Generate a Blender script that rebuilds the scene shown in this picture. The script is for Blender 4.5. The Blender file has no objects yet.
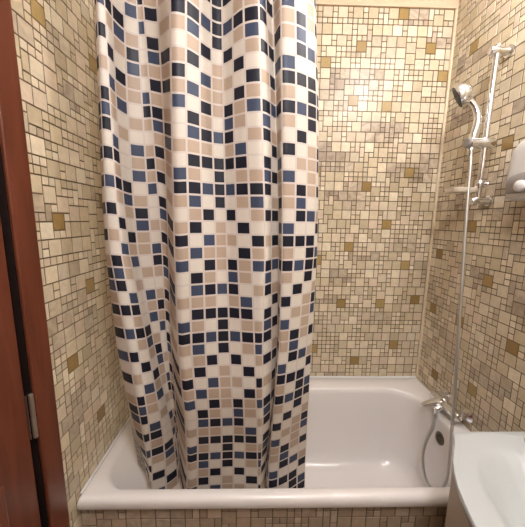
import bpy, bmesh, math, random
from mathutils import Vector, Matrix
random.seed(11)
SC = bpy.context.scene
COL = SC.collection
PI = math.pi

# ------------------------------------------------------------------ helpers
def lin(c):
    return tuple(((x/255)/12.92 if x/255 <= .04045 else ((x/255+.055)/1.055)**2.4) for x in c) + (1.0,)

def mat(name, rgb, rough=.5, metal=0.0, coat=0.0, bump=None, trans=0.0):
    m = bpy.data.materials.new(name); m.use_nodes = True
    nt = m.node_tree; p = nt.nodes['Principled BSDF']
    p.inputs['Base Color'].default_value = lin(rgb)
    p.inputs['Roughness'].default_value = rough
    p.inputs['Metallic'].default_value = metal
    p.inputs['Coat Weight'].default_value = coat
    p.inputs['Coat Roughness'].default_value = .08
    if trans: p.inputs['Transmission Weight'].default_value = trans
    n = nt.nodes.new('ShaderNodeTexNoise'); n.inputs['Scale'].default_value = bump[0] if bump else 40
    g = nt.nodes.new('ShaderNodeTexCoord'); nt.links.new(g.outputs['Object'], n.inputs['Vector'])
    b = nt.nodes.new('ShaderNodeBump'); b.inputs['Strength'].default_value = bump[1] if bump else .02
    b.inputs['Distance'].default_value = .002
    nt.links.new(n.outputs['Fac'], b.inputs['Height']); nt.links.new(b.outputs['Normal'], p.inputs['Normal'])
    return m

def link(name, bm, m, parent=None, smooth=False, angle=None):
    me = bpy.data.meshes.new(name)
    bmesh.ops.recalc_face_normals(bm, faces=bm.faces) if not bm.get('keep') else None
    bm['bm'].to_mesh(me) if isinstance(bm, dict) else bm.to_mesh(me)
    return me

def obj(name, bm, m, parent=None, smooth=False, recalc=True, angle=40):
    if recalc: bmesh.ops.recalc_face_normals(bm, faces=bm.faces)
    me = bpy.data.meshes.new(name); bm.to_mesh(me); bm.free()
    if smooth:
        me.polygons.foreach_set('use_smooth', [True]*len(me.polygons))
        me.set_sharp_from_angle(angle=math.radians(angle))
    me.materials.append(m)
    o = bpy.data.objects.new(name, me); COL.objects.link(o)
    if parent:
        o.parent = parent
        o.matrix_parent_inverse = Matrix.Translation(-parent.location)
    return o

def empty(name, loc):
    o = bpy.data.objects.new(name, None); o.empty_display_size = .05
    o.location = loc; COL.objects.link(o); return o

def tag(o, label, cat, group=None):
    o['label'] = label; o['category'] = cat
    if group: o['group'] = group
    return o

def struct(o):
    o['kind'] = 'structure'; return o

def box(bm, x0, x1, y0, y1, z0, z1, bev=0.0, seg=2):
    r = bmesh.ops.create_cube(bm, size=1)
    vs = r['verts']
    for v in vs:
        v.co = Vector(((x0+x1)/2+v.co.x*(x1-x0), (y0+y1)/2+v.co.y*(y1-y0), (z0+z1)/2+v.co.z*(z1-z0)))
    if bev:
        es = list({e for v in vs for e in v.link_edges})
        bmesh.ops.bevel(bm, geom=es, offset=bev, segments=seg, profile=.5, affect='EDGES')

def frames(pts):
    T = []
    for i in range(len(pts)):
        a = pts[max(i-1, 0)]; b = pts[min(i+1, len(pts)-1)]
        T.append((b-a).normalized())
    up = Vector((0, 0, 1)) if abs(T[0].z) < .9 else Vector((0, 1, 0))
    n = (up - T[0]*up.dot(T[0])).normalized(); out = []
    for t in T:
        n = (n - t*n.dot(t)).normalized(); out.append((t, n, t.cross(n)))
    return out

def tube(bm, pts, rad, seg=14, flat=None):
    """skin of circles along pts; rad number or list; flat scales the second axis"""
    pts = [Vector(p) for p in pts]
    if not isinstance(rad, (list, tuple)): rad = [rad]*len(pts)
    if flat is None: flat = [1]*len(pts)
    rings = []
    for p, (t, n, b), r, f in zip(pts, frames(pts), rad, flat):
        rings.append([bm.verts.new(p + n*math.cos(2*PI*k/seg)*r*f + b*math.sin(2*PI*k/seg)*r) for k in range(seg)])
    for a, b in zip(rings, rings[1:]):
        for k in range(seg):
            bm.faces.new((a[k], a[(k+1) % seg], b[(k+1) % seg], b[k]))
    bm.faces.new(list(reversed(rings[0]))); bm.faces.new(rings[-1])

def catmull(pts, n):
    pts = [Vector(p) for p in pts]; P = [pts[0]*2-pts[1]] + pts + [pts[-1]*2-pts[-2]]
    out = []
    for i in range(1, len(P)-2):
        for k in range(n):
            t = k/n
            a, b, c, d = P[i-1], P[i], P[i+1], P[i+2]
            out.append(.5*((2*b)+(c-a)*t+(2*a-5*b+4*c-d)*t*t+(3*b-a-3*c+d)*t**3))
    out.append(pts[-1]); return out

def lathe(bm, prof, origin, axis, seg=28):
    """prof: list of (distance along axis, radius)"""
    ax = Vector(axis).normalized(); o = Vector(origin)
    u = ax.orthogonal().normalized(); w = ax.cross(u); rings = []
    for h, r in prof:
        rings.append([bm.verts.new(o + ax*h + (u*math.cos(2*PI*k/seg)+w*math.sin(2*PI*k/seg))*max(r, 1e-5)) for k in range(seg)])
    for a, b in zip(rings, rings[1:]):
        for k in range(seg):
            bm.faces.new((a[k], a[(k+1) % seg], b[(k+1) % seg], b[k]))
    bm.faces.new(list(reversed(rings[0]))); bm.faces.new(rings[-1])

def loft(bm, loops, cap_first=False, cap_last=False):
    R = [[bm.verts.new(p) for p in L] for L in loops]; n = len(R[0])
    for a, b in zip(R, R[1:]):
        for k in range(n):
            bm.faces.new((a[k], a[(k+1) % n], b[(k+1) % n], b[k]))
    if cap_first: bm.faces.new(list(reversed(R[0])))
    if cap_last: bm.faces.new(R[-1])

def rrect(x0, x1, y0, y1, z, r, m=10, e=10):
    """rounded rectangle, r = radii (front-left, front-right, back-right, back-left); same point count always"""
    fl, fr, br, bl = r; P = []
    C = [(x0+fl, y0+fl, fl, PI), (x1-fr, y0+fr, fr, 1.5*PI), (x1-br, y1-br, br, 0), (x0+bl, y1-bl, bl, .5*PI)]
    for i, (cx, cy, rr, a0) in enumerate(C):
        arc = [(cx+rr*math.cos(a0+k/m*PI/2), cy+rr*math.sin(a0+k/m*PI/2)) for k in range(m+1)]
        P += arc
        nx, ny, nr, na = C[(i+1) % 4]
        q = (nx+nr*math.cos(na), ny+nr*math.sin(na))
        for k in range(1, e):
            t = k/e; P.append((arc[-1][0]*(1-t)+q[0]*t, arc[-1][1]*(1-t)+q[1]*t))
    return [Vector((a, b, z)) for a, b in P]

# ------------------------------------------------------------------ materials
def tile_material():
    m = bpy.data.materials.new('glazed_mosaic_tile'); m.use_nodes = True
    nt = m.node_tree; N = nt.nodes; L = nt.links; p = N['Principled BSDF']
    at = N.new('ShaderNodeAttribute'); at.attribute_name = 'tile'
    g = N.new('ShaderNodeTexCoord')
    n1 = N.new('ShaderNodeTexNoise'); n1.inputs['Scale'].default_value = 55; n1.inputs['Detail'].default_value = 5
    L.new(g.outputs['Object'], n1.inputs['Vector'])
    r1 = N.new('ShaderNodeMapRange'); r1.inputs['To Min'].default_value = .80; r1.inputs['To Max'].default_value = 1.16
    L.new(n1.outputs['Fac'], r1.inputs['Value'])
    mul = N.new('ShaderNodeVectorMath'); mul.operation = 'SCALE'
    L.new(at.outputs['Color'], mul.inputs[0]); L.new(r1.outputs[0], mul.inputs['Scale'])
    # veins of the marbled pieces
    n2 = N.new('ShaderNodeTexNoise'); n2.inputs['Scale'].default_value = 14; n2.inputs['Detail'].default_value = 6
    n2.inputs['Distortion'].default_value = 2.2
    L.new(g.outputs['Object'], n2.inputs['Vector'])
    r2 = N.new('ShaderNodeMapRange'); r2.inputs['From Min'].default_value = .42; r2.inputs['From Max'].default_value = .62
    r2.inputs['To Min'].default_value = 0; r2.inputs['To Max'].default_value = .55
    L.new(n2.outputs['Fac'], r2.inputs['Value'])
    mm = N.new('ShaderNodeMath'); mm.operation = 'MULTIPLY'; L.new(r2.outputs[0], mm.inputs[0]); L.new(at.outputs['Alpha'], mm.inputs[1])
    mx = N.new('ShaderNodeMix'); mx.data_type = 'RGBA'
    mx.inputs['B'].default_value = lin((118, 98, 82))
    L.new(mm.outputs[0], mx.inputs['Factor']); L.new(mul.outputs[0], mx.inputs['A'])
    L.new(mx.outputs['Result'], p.inputs['Base Color'])
    p.inputs['Roughness'].default_value = .36
    p.inputs['Specular IOR Level'].default_value = .4
    n3 = N.new('ShaderNodeTexNoise'); n3.inputs['Scale'].default_value = 90
    L.new(g.outputs['Object'], n3.inputs['Vector'])
    b = N.new('ShaderNodeBump'); b.inputs['Strength'].default_value = .12; b.inputs['Distance'].default_value = .002
    L.new(n3.outputs['Fac'], b.inputs['Height']); L.new(b.outputs['Normal'], p.inputs['Normal'])
    return m

def wood_material(name, a, b, scale=(14, 14, 1.2), rough=.35):
    m = bpy.data.materials.new(name); m.use_nodes = True
    nt = m.node_tree; N = nt.nodes; L = nt.links; p = N['Principled BSDF']
    g = N.new('ShaderNodeTexCoord'); mp = N.new('ShaderNodeMapping'); mp.inputs['Scale'].default_value = scale
    L.new(g.outputs['Object'], mp.inputs['Vector'])
    n = N.new('ShaderNodeTexNoise'); n.inputs['Scale'].default_value = 3; n.inputs['Detail'].default_value = 7
    n.inputs['Distortion'].default_value = .6
    L.new(mp.outputs['Vector'], n.inputs['Vector'])
    c = N.new('ShaderNodeValToRGB'); c.color_ramp.elements[0].position = .3; c.color_ramp.elements[1].position = .7
    c.color_ramp.elements[0].color = lin(a); c.color_ramp.elements[1].color = lin(b)
    L.new(n.outputs['Fac'], c.inputs['Fac']); L.new(c.outputs['Color'], p.inputs['Base Color'])
    p.inputs['Roughness'].default_value = rough
    return m

def curtain_material():
    m = bpy.data.materials.new('printed_curtain_fabric'); m.use_nodes = True
    nt = m.node_tree; N = nt.nodes; L = nt.links; p = N['Principled BSDF']; out = N['Material Output']
    at = N.new('ShaderNodeAttribute'); at.attribute_name = 'tile'
    g = N.new('ShaderNodeTexCoord')
    w = N.new('ShaderNodeTexNoise'); w.inputs['Scale'].default_value = 420; w.inputs['Detail'].default_value = 2
    L.new(g.outputs['Object'], w.inputs['Vector'])
    r = N.new('ShaderNodeMapRange'); r.inputs['To Min'].default_value = .9; r.inputs['To Max'].default_value = 1.08
    L.new(w.outputs['Fac'], r.inputs['Value'])
    s = N.new('ShaderNodeVectorMath'); s.operation = 'SCALE'
    L.new(at.outputs['Color'], s.inputs[0]); L.new(r.outputs[0], s.inputs['Scale'])
    L.new(s.outputs[0], p.inputs['Base Color']); p.inputs['Roughness'].default_value = .48
    p.inputs['Specular IOR Level'].default_value = .35
    t = N.new('ShaderNodeBsdfTranslucent'); L.new(s.outputs[0], t.inputs['Color'])
    mx = N.new('ShaderNodeMixShader'); mx.inputs['Fac'].default_value = .25
    L.new(p.outputs[0], mx.inputs[1]); L.new(t.outputs[0], mx.inputs[2]); L.new(mx.outputs[0], out.inputs['Surface'])
    return m

def emit(name, rgb, s):
    m = bpy.data.materials.new(name); m.use_nodes = True
    p = m.node_tree.nodes['Principled BSDF']
    p.inputs['Base Color'].default_value = lin(rgb)
    p.inputs['Emission Color'].default_value = lin(rgb); p.inputs['Emission Strength'].default_value = s
    return m

M_TILE = tile_material()
M_DOOR = wood_material('red_brown_door_veneer', (88, 43, 27), (110, 57, 37))
M_BOARD = wood_material('pale_panel_wood', (198, 172, 144), (214, 190, 162), (1.0, 14, 14), .4)
M_CURT = curtain_material()
M_CHROME = mat('chrome', (232, 233, 235), .14, 1.0)
M_HOSE = mat('hose_metal', (205, 203, 200), .42, 1.0)
M_DARKM = mat('dark_metal', (120, 112, 100), .35, 1.0)
M_STEEL = mat('hinge_steel', (196, 188, 180), .4, 1.0)
M_RUBBER = mat('dark_nozzle_rubber', (70, 72, 74), .5)
M_ACRYL = mat('white_enamel', (228, 223, 220), .24, coat=.15, bump=(6, .03))
M_CERAM = mat('white_ceramic', (182, 186, 186), .32, coat=.0, bump=(5, .02))
M_CAB = mat('cabinet_lacquer', (206, 198, 186), .4)
M_PLAST = mat('white_plastic', (222, 220, 218), .35)
M_GREYP = mat('grey_plastic', (146, 140, 136), .35)
M_SOAP = mat('frosted_plastic', (226, 214, 196), .35)
M_PLASTER = mat('warm_white_plaster', (226, 216, 200), .8, bump=(30, .1))
M_FLOOR = mat('brown_floor_tile', (120, 100, 82), .4)
M_STRIP = mat('beige_corner_profile', (208, 190, 162), .4)
M_RODW = mat('white_rod', (225, 225, 225), .35)
M_JAMBSHADE = mat('shade_dark_jamb', (30, 16, 12), .6)  # near-black stands in for shade in the groove beside the door leaf
M_SEAL = mat('grey_silicone', (120, 108, 98), .5)

# ------------------------------------------------------------------ room shell
L_ = 1.5; D_ = .70; ZR = .57; YF = -1.65; ZC = 2.52; ZT = 2.445
U = .024
CREAM = [(210, 194, 166), (202, 186, 156), (218, 203, 177), (194, 177, 148), (210, 191, 167), (206, 192, 166), (222, 209, 184)]
CREAM_SHADED = [(172, 152, 130), (164, 144, 122), (180, 160, 138), (156, 137, 116)]  # tub front tiles: shade below the rim put into the colour
MARB = [(172, 154, 134), (182, 165, 146), (162, 145, 126), (190, 173, 152)]
GOLD = [(156, 128, 78), (146, 118, 70), (164, 138, 88)]
GROUT = lin((92, 75, 52))

def tiled(bm, o, ua, va, na, W, H, golds, seed, patches=None, dens=.26, tones=None):
    """real raised tiles on a wall face: a packed pattern of large and small squares"""
    rnd = random.Random(seed)
    lay = bm.loops.layers.float_color.get('tile') or bm.loops.layers.float_color.new('tile')
    o = Vector(o); ua = Vector(ua); va = Vector(va); na = Vector(na)
    nu = math.ceil(W/U); nv = math.ceil(H/U)
    used = [[False]*nv for _ in range(nu)]
    if patches is None:
        patches = []
        for _ in range(int(nu*nv*dens/20)):
            w, h = rnd.choice([(6, 2), (4, 2), (6, 4), (4, 4), (5, 2), (8, 2), (8, 4), (4, 6)])
            patches.append((rnd.randrange(-3, nu), 2*rnd.randrange(-2, nv//2), w, h, rnd.uniform(.25, .85)))
    def put(i, j, w, h, kind=None):
        for a in range(w):
            for b in range(h):
                used[i+a][j+b] = True
        k = 0.0
        for (a, b, pw, ph, s) in patches:
            if a <= i < a+pw and b <= j < b+ph: k = max(k, s)
        c = lin(rnd.choice(tones or CREAM))
        if k:
            q = lin(rnd.choice(MARB)); c = tuple(c[n]*(1-k)+q[n]*k for n in range(4))
        f = rnd.uniform(.9, 1.06)
        if kind: c = lin(rnd.choice(GOLD)); k = 0; f = 1
        c = (c[0]*f, c[1]*f, c[2]*f, k*.9 + .08)
        g = .0019; e = .0004; d = .0016; tu = max(-.024, min(.024, rnd.gauss(0, .018))); tv = max(-.024, min(.024, rnd.gauss(0, .018)))
        u0, u1 = i*U+g, min((i+w)*U-g, W-.0005); v0, v1 = j*U+g, min((j+h)*U-g, H-.0005)
        if u1-u0 < .003 or v1-v0 < .003: return
        lo = [o+ua*a+va*b+na*.0002 for a, b in ((u0, v0), (u1, v0), (u1, v1), (u0, v1))]
        hi = [o+ua*a+va*b+na*(d+tu*(a-(u0+u1)/2)+tv*(b-(v0+v1)/2)) for a, b in ((u0+e, v0+e), (u1-e, v0+e), (u1-e, v1-e), (u0+e, v1-e))]
        lo = [bm.verts.new(p) for p in lo]; hi = [bm.verts.new(p) for p in hi]
        fs = [bm.faces.new(hi)] + [bm.faces.new((lo[n], lo[(n+1) % 4], hi[(n+1) % 4], hi[n])) for n in range(4)]
        for q in fs:
            for l in q.loops: l[lay] = c
    for (gu, gv) in golds:
        i = int(round(gu/U))-1; j = int(round(gv/U))-1
        if 0 <= i < nu-1 and 0 <= j < nv-1 and not any(used[i+a][j+b] for a in (0, 1) for b in (0, 1)): put(i, j, 2, 2, 'gold')
    def free(i, j, w, h):
        return i+w <= nu and j+h <= nv and not any(used[i+a][j+b] for a in range(w) for b in range(h))
    off = 0
    for j in range(nv):
        i = 0
        if rnd.random() < .06: off += 1
        while i < nu:
            if used[i][j]: i += 1; continue
            r = rnd.random()
            pl = .50 if (j+off) % 2 == 0 else .13
            if r < pl and free(i, j, 2, 2): put(i, j, 2, 2)
            elif r < pl+.03 and free(i, j, 1, 2): put(i, j, 1, 2)
            else: put(i, j, 1, 1)
            i += 1

def paint(bm, c):
    lay = bm.loops.layers.float_color.get('tile') or bm.loops.layers.float_color.new('tile')
    for f in bm.faces:
        for l in f.loops: l[lay] = c

# back wall
bm = bmesh.new(); box(bm, -.12, L_+.12, D_, D_+.12, 0, ZC); paint(bm, GROUT)
gb = [(1.056, 2.278), (.886, 2.206), (1.252, 2.417), (1.126, 1.64), (1.241, 1.449), (1.05, 1.306), (1.358, 1.232), (.887, 1.235),
      (1.025, 1.014), (1.238, 1.016), (1.353, .754), (1.119, .678), (.887, .752), (1.46, 2.16), (1.40, 2.27), (1.19, 2.02), (1.04, 2.03),
      (.72, 1.45), (.6, 1.9), (.3, 1.3), (.15, 1.75), (.22, .8), (.45, 2.2), (1.34, 1.70), (.86, 1.70), (1.44, 1.02)]
tiled(bm, (0, D_, ZR-.02), (1, 0, 0), (0, 0, 1), (0, -1, 0), L_, ZT-ZR+.02, [(a, z-ZR+.02) for a, z in gb], 3)
struct(obj('wall_back', bm, M_TILE, recalc=False))
# right wall
bm = bmesh.new(); box(bm, L_, L_+.12, YF, D_, 0, ZC); paint(bm, GROUT)
gr = [(.428, 1.441), (.63, 1.302), (.315, 1.2145), (.633, 1.007), (.1725, .9946), (.4256, 1.0025), (.5585, .67), (.314, .745), (.32, 1.76),
      (.55, 2.2), (.2, 2.3), (.1, 1.4), (-.2, 1.3), (-.3, 1.8), (-.6, 1.2)]
tiled(bm, (L_, D_, ZR-.02), (0, -1, 0), (0, 0, 1), (-1, 0, 0), 1.6, 2.0, [(D_-a, z-ZR+.02) for a, z in gr], 5)
struct(obj('wall_right', bm, M_TILE, recalc=False))
# left wall: tiled beside the tub, plain over and past the door
bm = bmesh.new(); box(bm, -.12, 0, -.095, D_, 0, ZC); box(bm, -.12, 0, -.905, -.10, 2.03, ZC); box(bm, -.12, 0, YF, -.905, 0, ZC); paint(bm, GROUT)
gl = [(.0586, 1.97), (.2976, 1.971), (.0575, 1.4394), (.1748, 1.23), (.0595, 1.0105), (.1788, .7535), (.42, 1.6), (.5, 1.1), (.3, 1.52)]
tiled(bm, (0, D_, .0), (0, -1, 0), (0, 0, 1), (1, 0, 0), D_+.095, ZC-.002, [(D_-a, z) for a, z in gl], 8)
struct(obj('wall_left', bm, M_TILE, recalc=False))
bm = bmesh.new(); box(bm, -.12, L_+.12, YF-.12, YF, 0, ZC); struct(obj('wall_front', bm, M_PLASTER))
bm = bmesh.new(); box(bm, -.12, L_+.12, YF-.12, D_+.12, -.1, 0); struct(obj('floor', bm, M_FLOOR))
bm = bmesh.new(); box(bm, -.12, L_+.12, YF-.12, D_+.12, ZC, ZC+.1); struct(obj('ceiling', bm, M_PLASTER))
# pale board along the top of the back wall, and beige corner profile
bm = bmesh.new(); box(bm, 0.001, L_-.001, D_-.012, D_-.0005, ZT, ZC-.001, .002); struct(obj('trim_1', bm, M_BOARD))
bm = bmesh.new(); tube(bm, [(L_-.005, D_-.005, ZR+.001), (L_-.005, D_-.005, ZT-.001)], .0075, 12); struct(obj('trim_2', bm, M_STRIP, smooth=True))

# ------------------------------------------------------------------ door in the left wall
d = empty('door_1', (-.02, -.5, 0)); struct(d)
bm = bmesh.new()
box(bm, -.001, .009, -.105, -.040, 0, 2.10, .003); box(bm, -.001, .009, -.971, -.906, 0, 2.10, .003); box(bm, -.001, .009, -.9065, -.1045, 2.035, 2.10, .003)
obj('door_casing', bm, M_DOOR, d)
bm = bmesh.new(); box(bm, -.10, -.0015, -.105, -.0955, 0, 2.03); box(bm, -.10, -.030, -.121, -.1045, 0, 2.03); box(bm, -.10, -.030, -.904, -.89, 0, 2.03); box(bm, -.10, -.030, -.889, -.1215, 2.012, 2.03)
o = obj('door_frame', bm, M_JAMBSHADE, d); o['label'] = 'recessed door jamb coloured dark for shade'
bm = bmesh.new(); box(bm, -.046, .000, -.886, -.123, .008, 2.008, .006, 3)
for z0, z1 in ((.2, .86), (1.06, 1.86)):
    box(bm, -.001, .007, -.80, -.21, z0, z1, .005, 3)
lf = obj('door_leaf', bm, M_DOOR, d)
for zc in (.955, 1.72, .28):
    bm = bmesh.new(); lathe(bm, [(0, .003), (.002, .0055), (.06, .0055), (.062, .005), (.064, .0055), (.122, .0055), (.124, .003)], (.004, -.1135, zc-.062), (0, 0, 1), 16)
    box(bm, -.0285, -.0005, -.1222, -.1205, zc-.06, zc+.06)
    h = obj('hinge', bm, M_STEEL, d, True)
    h['label'] = 'worn steel hinge on the door edge'

# ------------------------------------------------------------------ bathtub
tub = empty('bathtub', (.75, .35, 0))
tag(tub, 'white enamel bathtub with wide back rim filling the tiled alcove', 'bathtub')
bm = bmesh.new()
S = (.004,)*4
loops = [rrect(.014, 1.486, .028, .686, .530, S), rrect(.003, 1.497, .004, .6965, .530, S), rrect(.003, 1.497, .0, .6965, .536, S),
         rrect(.003, 1.497, .0, .6965, .552, S), rrect(.005, 1.495, .002, .696, .561, S), rrect(.007, 1.493, .007, .695, .567, S),
         rrect(.012, 1.488, .014, .692, .5705, (.01,)*4),
         rrect(.047, 1.420, .034, .594, .5700, (.08, .20, .15, .12)), rrect(.052, 1.415, .038, .589, .5675, (.085, .20, .15, .12)),
         rrect(.058, 1.411, .041, .584, .560, (.09, .20, .15, .12)), rrect(.072, 1.408, .044, .580, .54, (.10, .20, .15, .12)),
         rrect(.155, 1.402, .049, .572, .46, (.12, .20, .15, .13)), rrect(.29, 1.392, .060, .560, .34, (.13, .19, .15, .13)),
         rrect(.41, 1.378, .075, .548, .235, (.13, .18, .15, .13)), rrect(.46, 1.366, .088, .536, .20, (.09, .17, .14, .13)),
         rrect(.51, 1.335, .108, .516, .178, (.09, .10, .13, .12)), rrect(.57, 1.30, .15, .475, .168, (.08, .09, .10, .10)),
         rrect(.7, 1.2, .25, .38, .163, (.04, .04, .04, .04))]
loft(bm, loops, False, True)
obj('tub_shell', bm, M_ACRYL, tub, True, angle=75)
bm = bmesh.new(); lathe(bm, [(0, .028), (.004, .028), (.007, .024), (.0075, .018), (.005, .015)], (1.4060, .340, .487), (-1, 0, .1), 26)
for k in range(6):
    a = k*PI/3; lathe(bm, [(0.004, .0035), (.010, .0035)], (1.4060, .340+.012*math.cos(a), .487+.012*math.sin(a)), (-1, 0, .1), 8)
ov = obj('overflow_cover', bm, M_DARKM, tub, True); ov['label'] = 'dark metal overflow cover'
bm = bmesh.new(); lathe(bm, [(0, .03), (.003, .03), (.005, .026), (.003, .015)], (1.18, .31, .162), (0, 0, 1), 24); obj('drain', bm, M_CHROME, tub, True)
bm = bmesh.new(); tube(bm, [(.0068, .02, .5735), (.0068, .35, .5735), (.0068, .688, .5735)], .0042, 8)
tube(bm, [(.012, .6925, .5735), (.75, .6925, .5735), (1.488, .6925, .5735)], .0042, 8)
s = obj('sealing_strip', bm, M_RODW, tub, True)

# tiled panel below the rim
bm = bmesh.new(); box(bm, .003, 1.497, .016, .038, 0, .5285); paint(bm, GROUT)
tiled(bm, (.003, .016, .5285), (1, 0, 0), (0, 0, -1), (0, -1, 0), 1.494, .5285, [], 21, dens=.5, tones=CREAM_SHADED)
tag(obj('tiled_bath_apron', bm, M_TILE, recalc=False), 'mosaic tiled front with painted-in shade under the white rim of the bathtub', 'bath front')

# ------------------------------------------------------------------ shower curtain
CZ=[2.12, 1.95, 1.8, 1.65, 1.5, 1.35, 1.2, 1.05, 0.9, 0.8, 0.7, 0.62, 0.57, 0.48, 0.42]
CX=[
[0.1246,0.1329,0.1562,0.1696,0.1753,0.1896,0.2154,0.2305,0.2757,0.3392,0.3795,0.4074,0.4295,0.4582,0.4906,0.52,0.5597,0.5783,0.5993,0.6194,0.6579,0.6905,0.7142,0.7247],
[0.1183,0.1262,0.1506,0.1673,0.172,0.1857,0.2162,0.2363,0.2788,0.3353,0.3745,0.4035,0.4291,0.4597,0.492,0.5249,0.5669,0.5897,0.6087,0.6252,0.6651,0.6988,0.7268,0.7375],
[0.1129,0.1203,0.1456,0.1653,0.169,0.1822,0.2168,0.2413,0.2815,0.3319,0.3703,0.401,0.4299,0.4619,0.4936,0.5293,0.5732,0.5998,0.6171,0.6304,0.6715,0.7062,0.7379,0.7488],
[0.1086,0.1148,0.1412,0.1641,0.1691,0.1816,0.2183,0.2465,0.2821,0.3289,0.368,0.401,0.4327,0.4652,0.4971,0.5353,0.5797,0.6057,0.6243,0.6351,0.676,0.7114,0.7442,0.7559],
[0.1053,0.1098,0.1377,0.164,0.1722,0.1829,0.2202,0.2519,0.2816,0.3266,0.3678,0.4031,0.4369,0.4692,0.5019,0.5427,0.5864,0.6085,0.6309,0.6395,0.6789,0.7152,0.7483,0.7614],
[0.1043,0.1075,0.1395,0.1681,0.1794,0.1879,0.2236,0.2562,0.2807,0.325,0.3675,0.4051,0.4405,0.4733,0.5073,0.5497,0.5905,0.6114,0.6358,0.6423,0.6796,0.7166,0.7496,0.7649],
[0.1111,0.1138,0.1563,0.1841,0.1992,0.2051,0.2318,0.2572,0.2788,0.325,0.3669,0.4066,0.4425,0.4779,0.5141,0.5556,0.5887,0.6145,0.6366,0.6412,0.6751,0.7116,0.744,0.7627],
[0.1179,0.1201,0.173,0.2001,0.2189,0.2222,0.24,0.2582,0.277,0.3251,0.3664,0.4081,0.4445,0.4825,0.521,0.5616,0.5868,0.6175,0.6373,0.6402,0.6706,0.7067,0.7385,0.7606],
[0.1228,0.1382,0.1876,0.2118,0.2361,0.243,0.2539,0.2659,0.2813,0.334,0.3741,0.4138,0.4521,0.49,0.5267,0.5674,0.5897,0.6178,0.6316,0.6317,0.6633,0.6987,0.7325,0.7587],
[0.1256,0.1512,0.1973,0.2195,0.2474,0.2575,0.2647,0.2729,0.2857,0.3399,0.379,0.4168,0.4561,0.4942,0.5302,0.5713,0.5916,0.6177,0.6267,0.6258,0.6582,0.693,0.7285,0.7576],
[0.1295,0.1659,0.2057,0.2221,0.2545,0.271,0.2756,0.28,0.2899,0.3411,0.3786,0.4163,0.4562,0.4952,0.5321,0.5737,0.5905,0.6146,0.6216,0.6206,0.6537,0.6886,0.7248,0.7564],
[0.1375,0.1792,0.2121,0.2224,0.2565,0.2764,0.2782,0.282,0.2904,0.3406,0.3768,0.4147,0.4548,0.4947,0.533,0.5752,0.5883,0.6082,0.6166,0.6169,0.6504,0.687,0.7236,0.7562],
[0.1426,0.1876,0.216,0.2226,0.2578,0.2798,0.2797,0.2831,0.2908,0.3404,0.3756,0.4138,0.454,0.4944,0.5336,0.5761,0.587,0.6042,0.6135,0.6146,0.6484,0.6861,0.7229,0.7561],
[0.1503,0.1912,0.2115,0.2187,0.2567,0.2851,0.2823,0.2851,0.2913,0.3379,0.3736,0.4123,0.453,0.4942,0.534,0.5772,0.5876,0.6006,0.6086,0.6142,0.6481,0.6858,0.7219,0.756],
[0.147,0.1882,0.2086,0.2158,0.2543,0.283,0.2812,0.2841,0.2895,0.3362,0.3722,0.4113,0.4524,0.494,0.5342,0.5778,0.5883,0.6015,0.6095,0.6152,0.6494,0.6875,0.7239,0.7575]]
CY=[0.125, 0.085, 0.05, 0.058, 0.085, 0.125, 0.145, 0.148, 0.135, 0.052, 0.058, 0.095, 0.13, 0.142, 0.112, 0.082, 0.07, 0.095, 0.12, 0.075, 0.08, 0.1, 0.124, 0.145]
CYB=[0.125, 0.085, 0.05, 0.058, 0.085, 0.125, 0.145, 0.148, 0.135, 0.052, 0.052, 0.055, 0.058, 0.06, 0.058, 0.056, 0.06, 0.095, 0.12, 0.075, 0.08, 0.1, 0.124, 0.145]
CL=[0.044, 0.044, 0.047, 0.044, 0.038, 0.034, 0.034, 0.036, 0.024, -0.006, -0.006, -0.006, -0.006, -0.006, -0.006, -0.006, -0.006, -0.006, -0.006, -0.006, -0.006, -0.006, -0.006, -0.006]

NAMES = 'Y Z A B C D E F G H I J K L M N O P Q R S T U'.split()
PAT = dict(A='.B.K.T.KBK.K', B='TKT.K.BTT.BK', C='.KBT.KTB.T..', D='B.TKBTT.T.BT', E='TB..T.BKT.TK', F='K.KBTKTKBTKT',
  G='.T.KTK.TKBTT', H='KT.TKTB..T.B', I='KBTK.B.KBTKT', J='B.K.BTKTKTK.', K='KK.TTTT.B.KK', L='B.K.T.KBKTK.', M='KT.K.KTT.BKT',
  N='KBT.KTB.T..T', O='K.K.T.KBK.KB', P='.TK.KTB.TK.K', Q='TK.B.TK.T.BT', R='TT.BKTKT.K.B', S='KBK.K.B.K.T.', T='T.B.KKKK.TTT', U='K.TK.BK.TKB.', Z='TK.B.K.TKBTK', Y='............')
CC = {'K': (28, 30, 44), 'B': (66, 76, 100), 'T': (192, 170, 150), '.': (228, 220, 209)}
GAP = (218, 208, 201)
PITCH = .03772; ZTOP = 2.0

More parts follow.
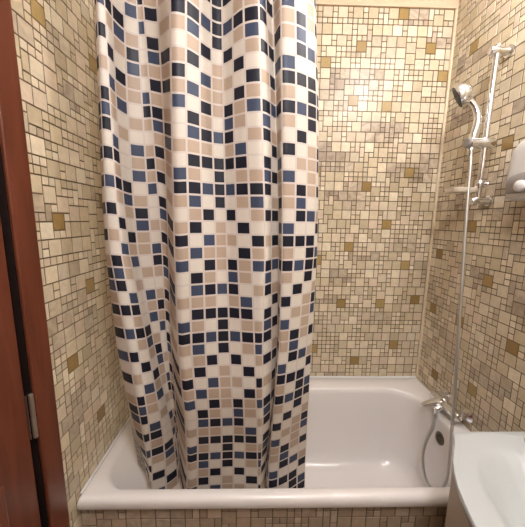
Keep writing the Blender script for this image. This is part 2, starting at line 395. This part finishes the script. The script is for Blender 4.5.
def cr(a, b, c, d, t):
    return .5*((2*b)+(c-a)*t+(2*a-5*b+4*c-d)*t*t+(3*b-a-3*c+d)*t**3)
def sample(arr, t):
    n = len(arr)-1; i = min(max(int(math.floor(t)), 0), n-1); u = t-i
    return cr(arr[max(i-1, 0)] if i else 2*arr[0]-arr[1], arr[i], arr[i+1], arr[i+2] if i+2 <= n else 2*arr[n]-arr[n-1], u)
def zinterp(z):
    if z >= CZ[0]:
        k = (z-CZ[0])/(CZ[0]-CZ[1]); return [a+(a-b)*k for a, b in zip(CX[0], CX[1])]
    if z <= CZ[-1]: return CX[-1]
    for i in range(len(CZ)-1):
        if CZ[i] >= z >= CZ[i+1]:
            t = (CZ[i]-z)/(CZ[i]-CZ[i+1])
            g = lambda k: CX[min(max(k, 0), len(CX)-1)]
            return [a*(1-t)+b*t for a, b in zip(CX[i], CX[i+1])]
def cpos(t, r):
    """point of the cloth: t = column position, r = row position"""
    if r > 38: r = 38 + (r-38)*(1 - .42*max(0, min(1, (3-t)/1.5)))
    z = ZTOP + PITCH*.5 - PITCH*r + sample(CL, t)
    low = max(0, min(1, (.93-z)/.45)); low = low*low*(3-2*low)
    x = sample(zinterp(z), t); k = min(1, max(0, (2.0-z)/1.1)); y = sample(CY, t)*(1-k) + sample(CYB, t)*k
    dy = .055*low
    x = .565+(x-.565)*(1+dy/(.753+y)); y += dy
    return Vector((x, y, z))
bm = bmesh.new(); lay = bm.loops.layers.float_color.new('tile')
SPL = [0, .075, .25, .415, .585, .75, .925, 1]
R0, R1 = -4, 43
cols = [c + s for c in range(23) for s in SPL[:-1]] + [23]
rows = [r + s for r in range(R0, R1) for s in (0, .075, .36, .64, .925)] + [R1]
grid = [[bm.verts.new(cpos(t, r)) for r in rows] for t in cols]
for a in range(len(cols)-1):
    for b in range(len(rows)-1):
        f = bm.faces.new((grid[a][b], grid[a][b+1], grid[a+1][b+1], grid[a+1][b]))
        f.smooth = True
        ct, rt = (cols[a]+cols[a+1])/2, (rows[b]+rows[b+1])/2
        fu, fv = ct % 1, rt % 1
        if .075 < fu < .925 and .075 < fv < .925:
            c = CC[PAT[NAMES[int(ct)]][int(math.floor(rt)) % 12]]
        else: c = GAP
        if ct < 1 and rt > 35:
            q = min(1, (rt-35)/2.5)*(.35+.65*random.random()); c = tuple(c[n]*(1-q)+(128, 122, 112)[n]*q for n in range(3))   # mottled grey towards the hem of the leftmost column
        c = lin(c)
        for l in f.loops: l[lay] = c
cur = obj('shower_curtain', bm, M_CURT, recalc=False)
tag(cur, 'white shower curtain with navy, blue and tan squares hanging into the bathtub', 'shower curtain')
# the rod and its hook rings, above the frame
ZROD = 2.215; YROD = .095
bm = bmesh.new(); tube(bm, [(.001, YROD, ZROD), (1.499, YROD, ZROD)], .0125, 20)
rod = obj('curtain_rod', bm, M_RODW, None, True); tag(rod, 'white rod above the mosaic patterned shower curtain', 'curtain rod')
for x in (.0012, 1.4988):
    bm = bmesh.new(); lathe(bm, [(0, .028), (.006, .028), (.010, .018), (.014, .0135)], (x, YROD, ZROD), (1 if x < 1 else -1, 0, 0), 24); obj('wall_flange', bm, M_RODW, rod, True)
for k in range(10):
    t = 1.6 + k*2.25; p = cpos(t, R0+.4)
    bm = bmesh.new(); rr = (ZROD+.02-p.z)/2; cz = (ZROD+.02+p.z)/2
    pts = [(p.x, p.y+(YROD-p.y)*(.5+.5*math.sin(a)) + rr*.8*math.cos(a), cz+rr*math.sin(a)) for a in [i*2*PI/28 for i in range(29)]]
    tube(bm, pts, .0018, 6); obj('hook_ring', bm, M_RODW, cur, True)

# ------------------------------------------------------------------ shower rail on the right wall
RX, RY = 1.45, .362
rail = empty('shower_rail', (1.5, RY, 1.6))
tag(rail, 'chrome shower rail with sliding holder mounted on the right wall', 'shower rail')
bm = bmesh.new(); tube(bm, [(RX, RY, 1.525), (RX, RY, 2.105)], .0105, 20); obj('rail_bar', bm, M_CHROME, rail, True)
for z in (2.085, 1.540):
    bm = bmesh.new(); lathe(bm, [(0, .021), (.006, .021), (.010, .0145), (.034, .0125), (.044, .015), (.072, .015), (.076, .012)], (1.4985, RY, z), (-1, 0, 0), 24)
    obj('wall_bracket', bm, M_CHROME, rail, True)
bm = bmesh.new(); lathe(bm, [(0, .012), (.004, .018), (.012, .0205), (.05, .0205), (.058, .018), (.088, .0195), (.100, .0195), (.104, .015)], (1.488, RY, 1.760), (-1, 0, 0), 26)
obj('slider_holder', bm, M_CHROME, rail, True)
bm = bmesh.new(); lathe(bm, [(0, .016), (.003, .0195), (.010, .0195), (.013, .016)], (1.3875, RY, 1.760), (-1, 0, 0), 20)
o = obj('slider_knob', bm, M_GREYP, rail, True); o['label'] = 'grey knob on the slider'
bm = bmesh.new(); lathe(bm, [(0, .014), (.004, .0165), (.026, .0165), (.03, .014)], (RX, RY, 1.588), (0, 0, 1), 22); lathe(bm, [(0, .009), (.012, .009), (.016, .006)], (RX+.012, RY-.010, 1.604), (.5, -.8, 0), 14)
obj('dish_clamp', bm, M_CHROME, rail, True)
bm = bmesh.new()
loft(bm, [rrect(1.352, 1.438, .352, .424, 1.574, (.016,)*4), rrect(1.348, 1.440, .348, .428, 1.580, (.02,)*4), rrect(1.346, 1.441, .346, .430, 1.592, (.022,)*4), rrect(1.349, 1.438, .349, .427, 1.592, (.02,)*4), rrect(1.353, 1.434, .353, .423, 1.581, (.016,)*4)], True, True)
o = obj('soap_dish', bm, M_SOAP, rail, True); o['label'] = 'pale soap dish clipped to the rail'

# hand shower and its hose
hs = empty('hand_shower', (1.40, .36, 1.75))
tag(hs, 'chrome hand shower with round head and long metal hose', 'hand shower')
hp = catmull([(1.398, .362, 1.742), (1.402, .362, 1.785), (1.412, .365, 1.845), (1.402, .372, 1.892), (1.370, .380, 1.932)], 8)
bm = bmesh.new(); n = len(hp); tube(bm, hp, [.0105+.003*math.sin(PI*min(1, i/n*1.3)) for i in range(n)], 18)
obj('handle', bm, M_CHROME, hs, True)
ax = Vector((-.72, .50, -.45)).normalized(); hc = Vector((1.352, .388, 1.942))
bm = bmesh.new(); lathe(bm, [(-.038, .006), (-.035, .020), (-.026, .034), (-.010, .0425), (.006, .0445), (.013, .043)], hc, ax, 32); obj('shower_head', bm, M_CHROME, hs, True)
bm = bmesh.new(); lathe(bm, [(.0125, .0415), (.0155, .040), (.0165, .02), (.0165, .001)], hc, ax, 32)
u = ax.orthogonal().normalized(); w = ax.cross(u)
for rr, k in ((.010, 6), (.020, 12), (.030, 18)):
    for i in range(k):
        a = 2*PI*i/k; lathe(bm, [(.0155, .0016), (.0185, .0012)], hc+u*rr*math.cos(a)+w*rr*math.sin(a), ax, 6)
o = obj('spray_face', bm, M_RUBBER, hs, True); o['label'] = 'dark spray face with nozzles'
hz = catmull([(1.398, .362, 1.745), (1.399, .355, 1.66), (1.397, .345, 1.543), (1.386, .30, 1.146), (1.377, .265, .864), (1.374, .245, .655), (1.369, .23, .506), (1.374, .235, .391), (1.376, .265, .303), (1.360, .315, .275), (1.347, .34, .322), (1.345, .355, .387), (1.356, .36, .45), (1.380, .362, .522), (1.393, .372, .555), (1.401, .378, .580)], 44)
bm = bmesh.new(); tube(bm, hz, [.0068 if i % 2 else .0060 for i in range(len(hz))], 10); obj('hose', bm, M_HOSE, hs, True, angle=80)
bm = bmesh.new(); lathe(bm, [(0, .0085), (.004, .011), (.03, .0095), (.034, .008)], (1.398, .362, 1.745), (0, .06, -1), 16); obj('hose_nut', bm, M_CHROME, hs, True)

# ------------------------------------------------------------------ bath mixer
mx = empty('bath_mixer', (1.5, .42, .60))
tag(mx, 'chrome bath mixer tap on the right wall above the tub rim', 'mixer tap')
bm = bmesh.new(); prof = [(0, .017), (.004, .0195), (.03, .0205), (.09, .022), (.14, .0205), (.17, .0195), (.174, .017)]
lathe(bm, prof, (1.446, .300, .618), (0, 1, 0), 26)
lathe(bm, [(0, .020), (.018, .021), (.026, .019), (.032, .012)], (1.446, .400, .618), (-.1, 0, 1), 22)
obj('mixer_body', bm, M_CHROME, mx, True)
for y in (.313, .458):
    bm = bmesh.new(); lathe(bm, [(0, .030), (.006, .030), (.014, .022), (.020, .015), (.052, .0145)], (1.4985, y, .622), (-1, 0, 0), 26)
    obj('escutcheon', bm, M_CHROME, mx, True)
    bm = bmesh.new(); lathe(bm, [(0, .0145), (.003, .018), (.016, .018), (.019, .0145)], (1.470, y, .620), (-1, 0, 0), 6); obj('union_nut', bm, M_CHROME, mx, True)
lv = catmull([(1.446, .400, .634), (1.430, .404, .628), (1.402, .414, .613), (1.374, .424, .596), (1.360, .428, .587)], 5)
bm = bmesh.new(); n = len(lv)
tube(bm, lv, [.016, .017, .018, .0185, .019, .019, .019, .019, .019, .0185, .018, .0175, .017, .016, .0155, .0145, .0135, .0125, .011, .008, .004][:n], 16, [.62]*n)
obj('lever', bm, M_CHROME, mx, True)
sp = catmull([(1.446, .392, .606), (1.428, .391, .604), (1.410, .390, .598), (1.400, .390, .588)], 5)
bm = bmesh.new(); tube(bm, sp, [.017-.0002*i for i in range(len(sp))], 16); obj('spout', bm, M_CHROME, mx, True)
bm = bmesh.new(); lathe(bm, [(0, .014), (.010, .013), (.013, .011), (.028, .010)], (1.405, .380, .606), (-.15, 0, -1), 16); o = obj('hose_outlet', bm, M_CHROME, mx, True)

# ------------------------------------------------------------------ white dispenser on the right wall
dp = empty('wall_dispenser', (1.5, .09, 1.54))
tag(dp, 'white rounded wall dispenser with grey window on the right wall', 'dispenser')
bm = bmesh.new()
def dloop(x, ins):
    pts = []
    P = [(.194-ins, 1.540+ins), (.198-ins, 1.60), (.194-ins, 1.665), (.178-ins, 1.704-ins*.6), (.14-ins*.4, 1.725-ins), (.06, 1.730-ins), (.0, 1.726-ins),
         (-.03+ins*.4, 1.705-ins*.6), (-.045+ins, 1.66), (-.05+ins, 1.60), (-.045+ins, 1.545+ins), (-.03+ins, 1.530+ins), (.06, 1.526+ins), (.180-ins, 1.528+ins)]
    q = catmull([(x, a, b) for a, b in P+[P[0]]], 6)
    return q[:-1]
loft(bm, [dloop(1.4985, 0), dloop(1.43, 0), dloop(1.412, .003), dloop(1.402, .010), dloop(1.397, .022), dloop(1.396, .04)], True, True)
obj('casing', bm, M_PLAST, dp, True, angle=70)
bm = bmesh.new()
def gl_(x, i):
    P = [(.178-i, 1.550+i), (.181-i, 1.592-i), (.165-i*.5, 1.606-i), (.09, 1.613-i), (.0, 1.610-i), (-.026+i, 1.59), (-.026+i, 1.550+i), (.08, 1.546+i)]
    return catmull([(x, a, b) for a, b in P+[P[0]]], 6)[:-1]
loft(bm, [gl_(1.405, 0), gl_(1.3945, 0), gl_(1.3925, .003)], True, True)
o = obj('window_panel', bm, M_GREYP, dp, True); o['label'] = 'dark grey window along the bottom'
bm = bmesh.new(); lathe(bm, [(0, .018), (.008, .017), (.011, .013), (.0125, .004)], (1.3926, .124, 1.570), (-1, 0, 0), 24)
o = obj('button', bm, M_PLAST, dp, True); o['label'] = 'white round button'

# ------------------------------------------------------------------ washbasin and its cabinet
CXB, CYB = 1.21, -.36
HALF = [(1.498, -.044), (1.36, -.044), (1.25, -.044), (1.147, -.0435), (1.140, -.047), (1.134, -.062), (1.122, -.082), (1.097, -.112), (1.073, -.143), (1.052, -.177), (1.034, -.215), (1.022, -.25), (1.009, -.298), (1.003, -.36)]
OUT = HALF + [(x, -.72-y) for x, y in reversed(HALF[:-1])]
def polar(poly, a):
    dx, dy = math.cos(a), math.sin(a); best = None
    for i in range(len(poly)):
        (x0, y0), (x1, y1) = poly[i], poly[(i+1) % len(poly)]
        x0 -= CXB; x1 -= CXB; y0 -= CYB; y1 -= CYB
        ex, ey = x1-x0, y1-y0; den = dx*ey-dy*ex
        if abs(den) < 1e-9: continue
        t = (x0*ey-y0*ex)/den; s = (x0*dy-y0*dx)/den
        if t > 0 and -1e-6 <= s <= 1+1e-6 and (best is None or t > best): best = t
    return best
NB = 180
angs = sorted([2*PI*k/NB for k in range(NB)] + [math.atan2(y-CYB, x-CXB) % (2*PI) for x, y in ((1.498, -.044), (1.147, -.0435), (1.147, -.6765), (1.498, -.676))])
BOWL = [(1.312, -.36), (1.309, -.26), (1.296, -.17), (1.272, -.115), (1.235, -.098), (1.195, -.106), (1.150, -.130), (1.115, -.168), (1.088, -.22), (1.07, -.28), (1.062, -.36)]
BOWL = BOWL + [(x, -.72-y) for x, y in reversed(BOWL[1:-1])]
def bl(poly, z, f=1.0, ins=0.0):
    out = []
    for a in angs:
        r = polar(poly, a)*f-ins; out.append(Vector((CXB+r*math.cos(a), CYB+r*math.sin(a), z)))
    return out
def mixl(A, B, t, z): return [Vector((p.x*(1-t)+q.x*t, p.y*(1-t)+q.y*t, z)) for p, q in zip(A, B)]
O_ = bl(OUT, .85); I_ = bl(BOWL, .85)
bs = empty('washbasin', (1.25, -.36, .74))
tag(bs, 'white ceramic washbasin with curved front edge beside the bathtub', 'washbasin')
bm = bmesh.new()
loft(bm, [bl(OUT, .735, .62), bl(OUT, .755, .80), bl(OUT, .80, .93), bl(OUT, .832, .985), bl(OUT, .842, 1.0), bl(OUT, .847, .998), bl(OUT, .850, .99), mixl(O_, I_, .25, .849), mixl(O_, I_, .7, .8485),
          mixl(O_, I_, .95, .847), bl(BOWL, .8445, .97), bl(BOWL, .838, .92), bl(BOWL, .826, .86), bl(BOWL, .80, .76), bl(BOWL, .775, .63), bl(BOWL, .757, .45), bl(BOWL, .750, .15)], True, True)
obj('basin_bowl', bm, M_CERAM, bs, True, angle=60)
bm = bmesh.new(); loft(bm, [rrect(1.318, 1.497, -.655, -.065, .846, (.03,)*4), rrect(1.320, 1.497, -.653, -.067, .861, (.03,)*4), rrect(1.326, 1.496, -.647, -.073, .865, (.03,)*4)], True, True)
obj('tap_ledge', bm, M_CERAM, bs, True)
bm = bmesh.new(); lathe(bm, [(0, .022), (.004, .022), (.006, .016)], (1.20, -.36, .748), (0, 0, 1), 20); obj('drain', bm, M_CHROME, bs, True)
# cabinet
cb = empty('vanity_cabinet', (1.33, -.36, 0))
tag(cb, 'pale vanity cabinet standing under the white washbasin', 'cabinet')
bm = bmesh.new(); box(bm, 1.168, 1.497, -.670, -.052, .06, .733, .003); obj('cabinet_body', bm, M_CAB, cb)
for y0, y1 in ((-.668, -.362), (-.358, -.054)):
    bm = bmesh.new(); box(bm, 1.150, 1.1675, y0, y1, .075, .728, .003); dr = obj('cabinet_door', bm, M_CAB, cb)
    yk = -.385 if y0 < -.5 else -.335
    bm = bmesh.new(); lathe(bm, [(0, .006), (.012, .006), (.016, .012), (.022, .012), (.024, .008)], (1.150, yk, .62), (-1, 0, 0), 16); k = obj('knob', bm, M_CHROME, dr, True)
    k.matrix_parent_inverse = Matrix.Identity(4)
bm = bmesh.new(); box(bm, 1.20, 1.49, -.66, -.062, .0005, .0595); o = obj('plinth', bm, M_CAB, cb)

# ------------------------------------------------------------------ lamps
def lamp(name, label, x, y, r, watt, col):
    e = empty(name, (x, y, ZC)); tag(e, label, 'lamp')
    bm = bmesh.new(); lathe(bm, [(0, r*1.08), (.02, r*1.08), (.024, r*1.02)], (x, y, ZC-.0005), (0, 0, -1), 32); obj('lamp_base', bm, M_PLAST, e, True)
    bm = bmesh.new(); lathe(bm, [(.0245, r), (.034, r*.97), (.042, r*.8), (.046, r*.4), (.047, .001)], (x, y, ZC), (0, 0, -1), 32); obj('lamp_shade', bm, emit(name+'_glow', col, 6), e, True)
    ld = bpy.data.lights.new(name+'_light', 'POINT'); ld.shadow_soft_size = r*.6; ld.energy = watt; ld.color = lin(col)[:3]
    lo = bpy.data.objects.new(name+'_light', ld); lo.location = (x, y, ZC-.13); COL.objects.link(lo)
    lo.parent = e; lo.matrix_parent_inverse = Matrix.Translation(-e.location)
lamp('ceiling_or_fill_lamp', 'round white ceiling lamp near the right wall in front of the bathtub', 1.32, -.08, .09, 16, (252, 250, 252))
lamp('ceiling_or_fill_lamp', 'added round white fill lamp on the ceiling near the door', .80, -.90, .20, 34, (252, 250, 252))  # unseen lamp added as fill to soften the curtain folds

w = bpy.data.worlds.new('room_air'); w.use_nodes = True
w.node_tree.nodes['Background'].inputs[0].default_value = (.9, .85, .8, 1); w.node_tree.nodes['Background'].inputs[1].default_value = .15
SC.world = w

# ------------------------------------------------------------------ camera
RW = [[0.9997092015600655, -0.019895406069765482, 0.013626633239929754], [0.01036417822374286, -0.15573756803974226, -0.9877440932300294], [0.021773748549179905, 0.9875980876441518, -0.15548608026357633]]
cam = bpy.data.cameras.new('camera'); co = bpy.data.objects.new('camera', cam); COL.objects.link(co)
X, Y, Z = Vector(RW[0]), -Vector(RW[1]), -Vector(RW[2])
mw = Matrix((X, Y, Z)).transposed().to_4x4(); mw.translation = Vector((0.56508008, -0.75337235, 1.45231534)); co.matrix_world = mw
cam.sensor_fit = 'HORIZONTAL'; cam.sensor_width = 36; cam.lens = 275.43010773/525*36; cam.clip_start = .02
SC.camera = co
SC.view_settings.view_transform = 'Standard'; SC.view_settings.look = 'None'; SC.view_settings.gamma = 1; SC.view_settings.use_curve_mapping = False
SC.view_settings.exposure = .30
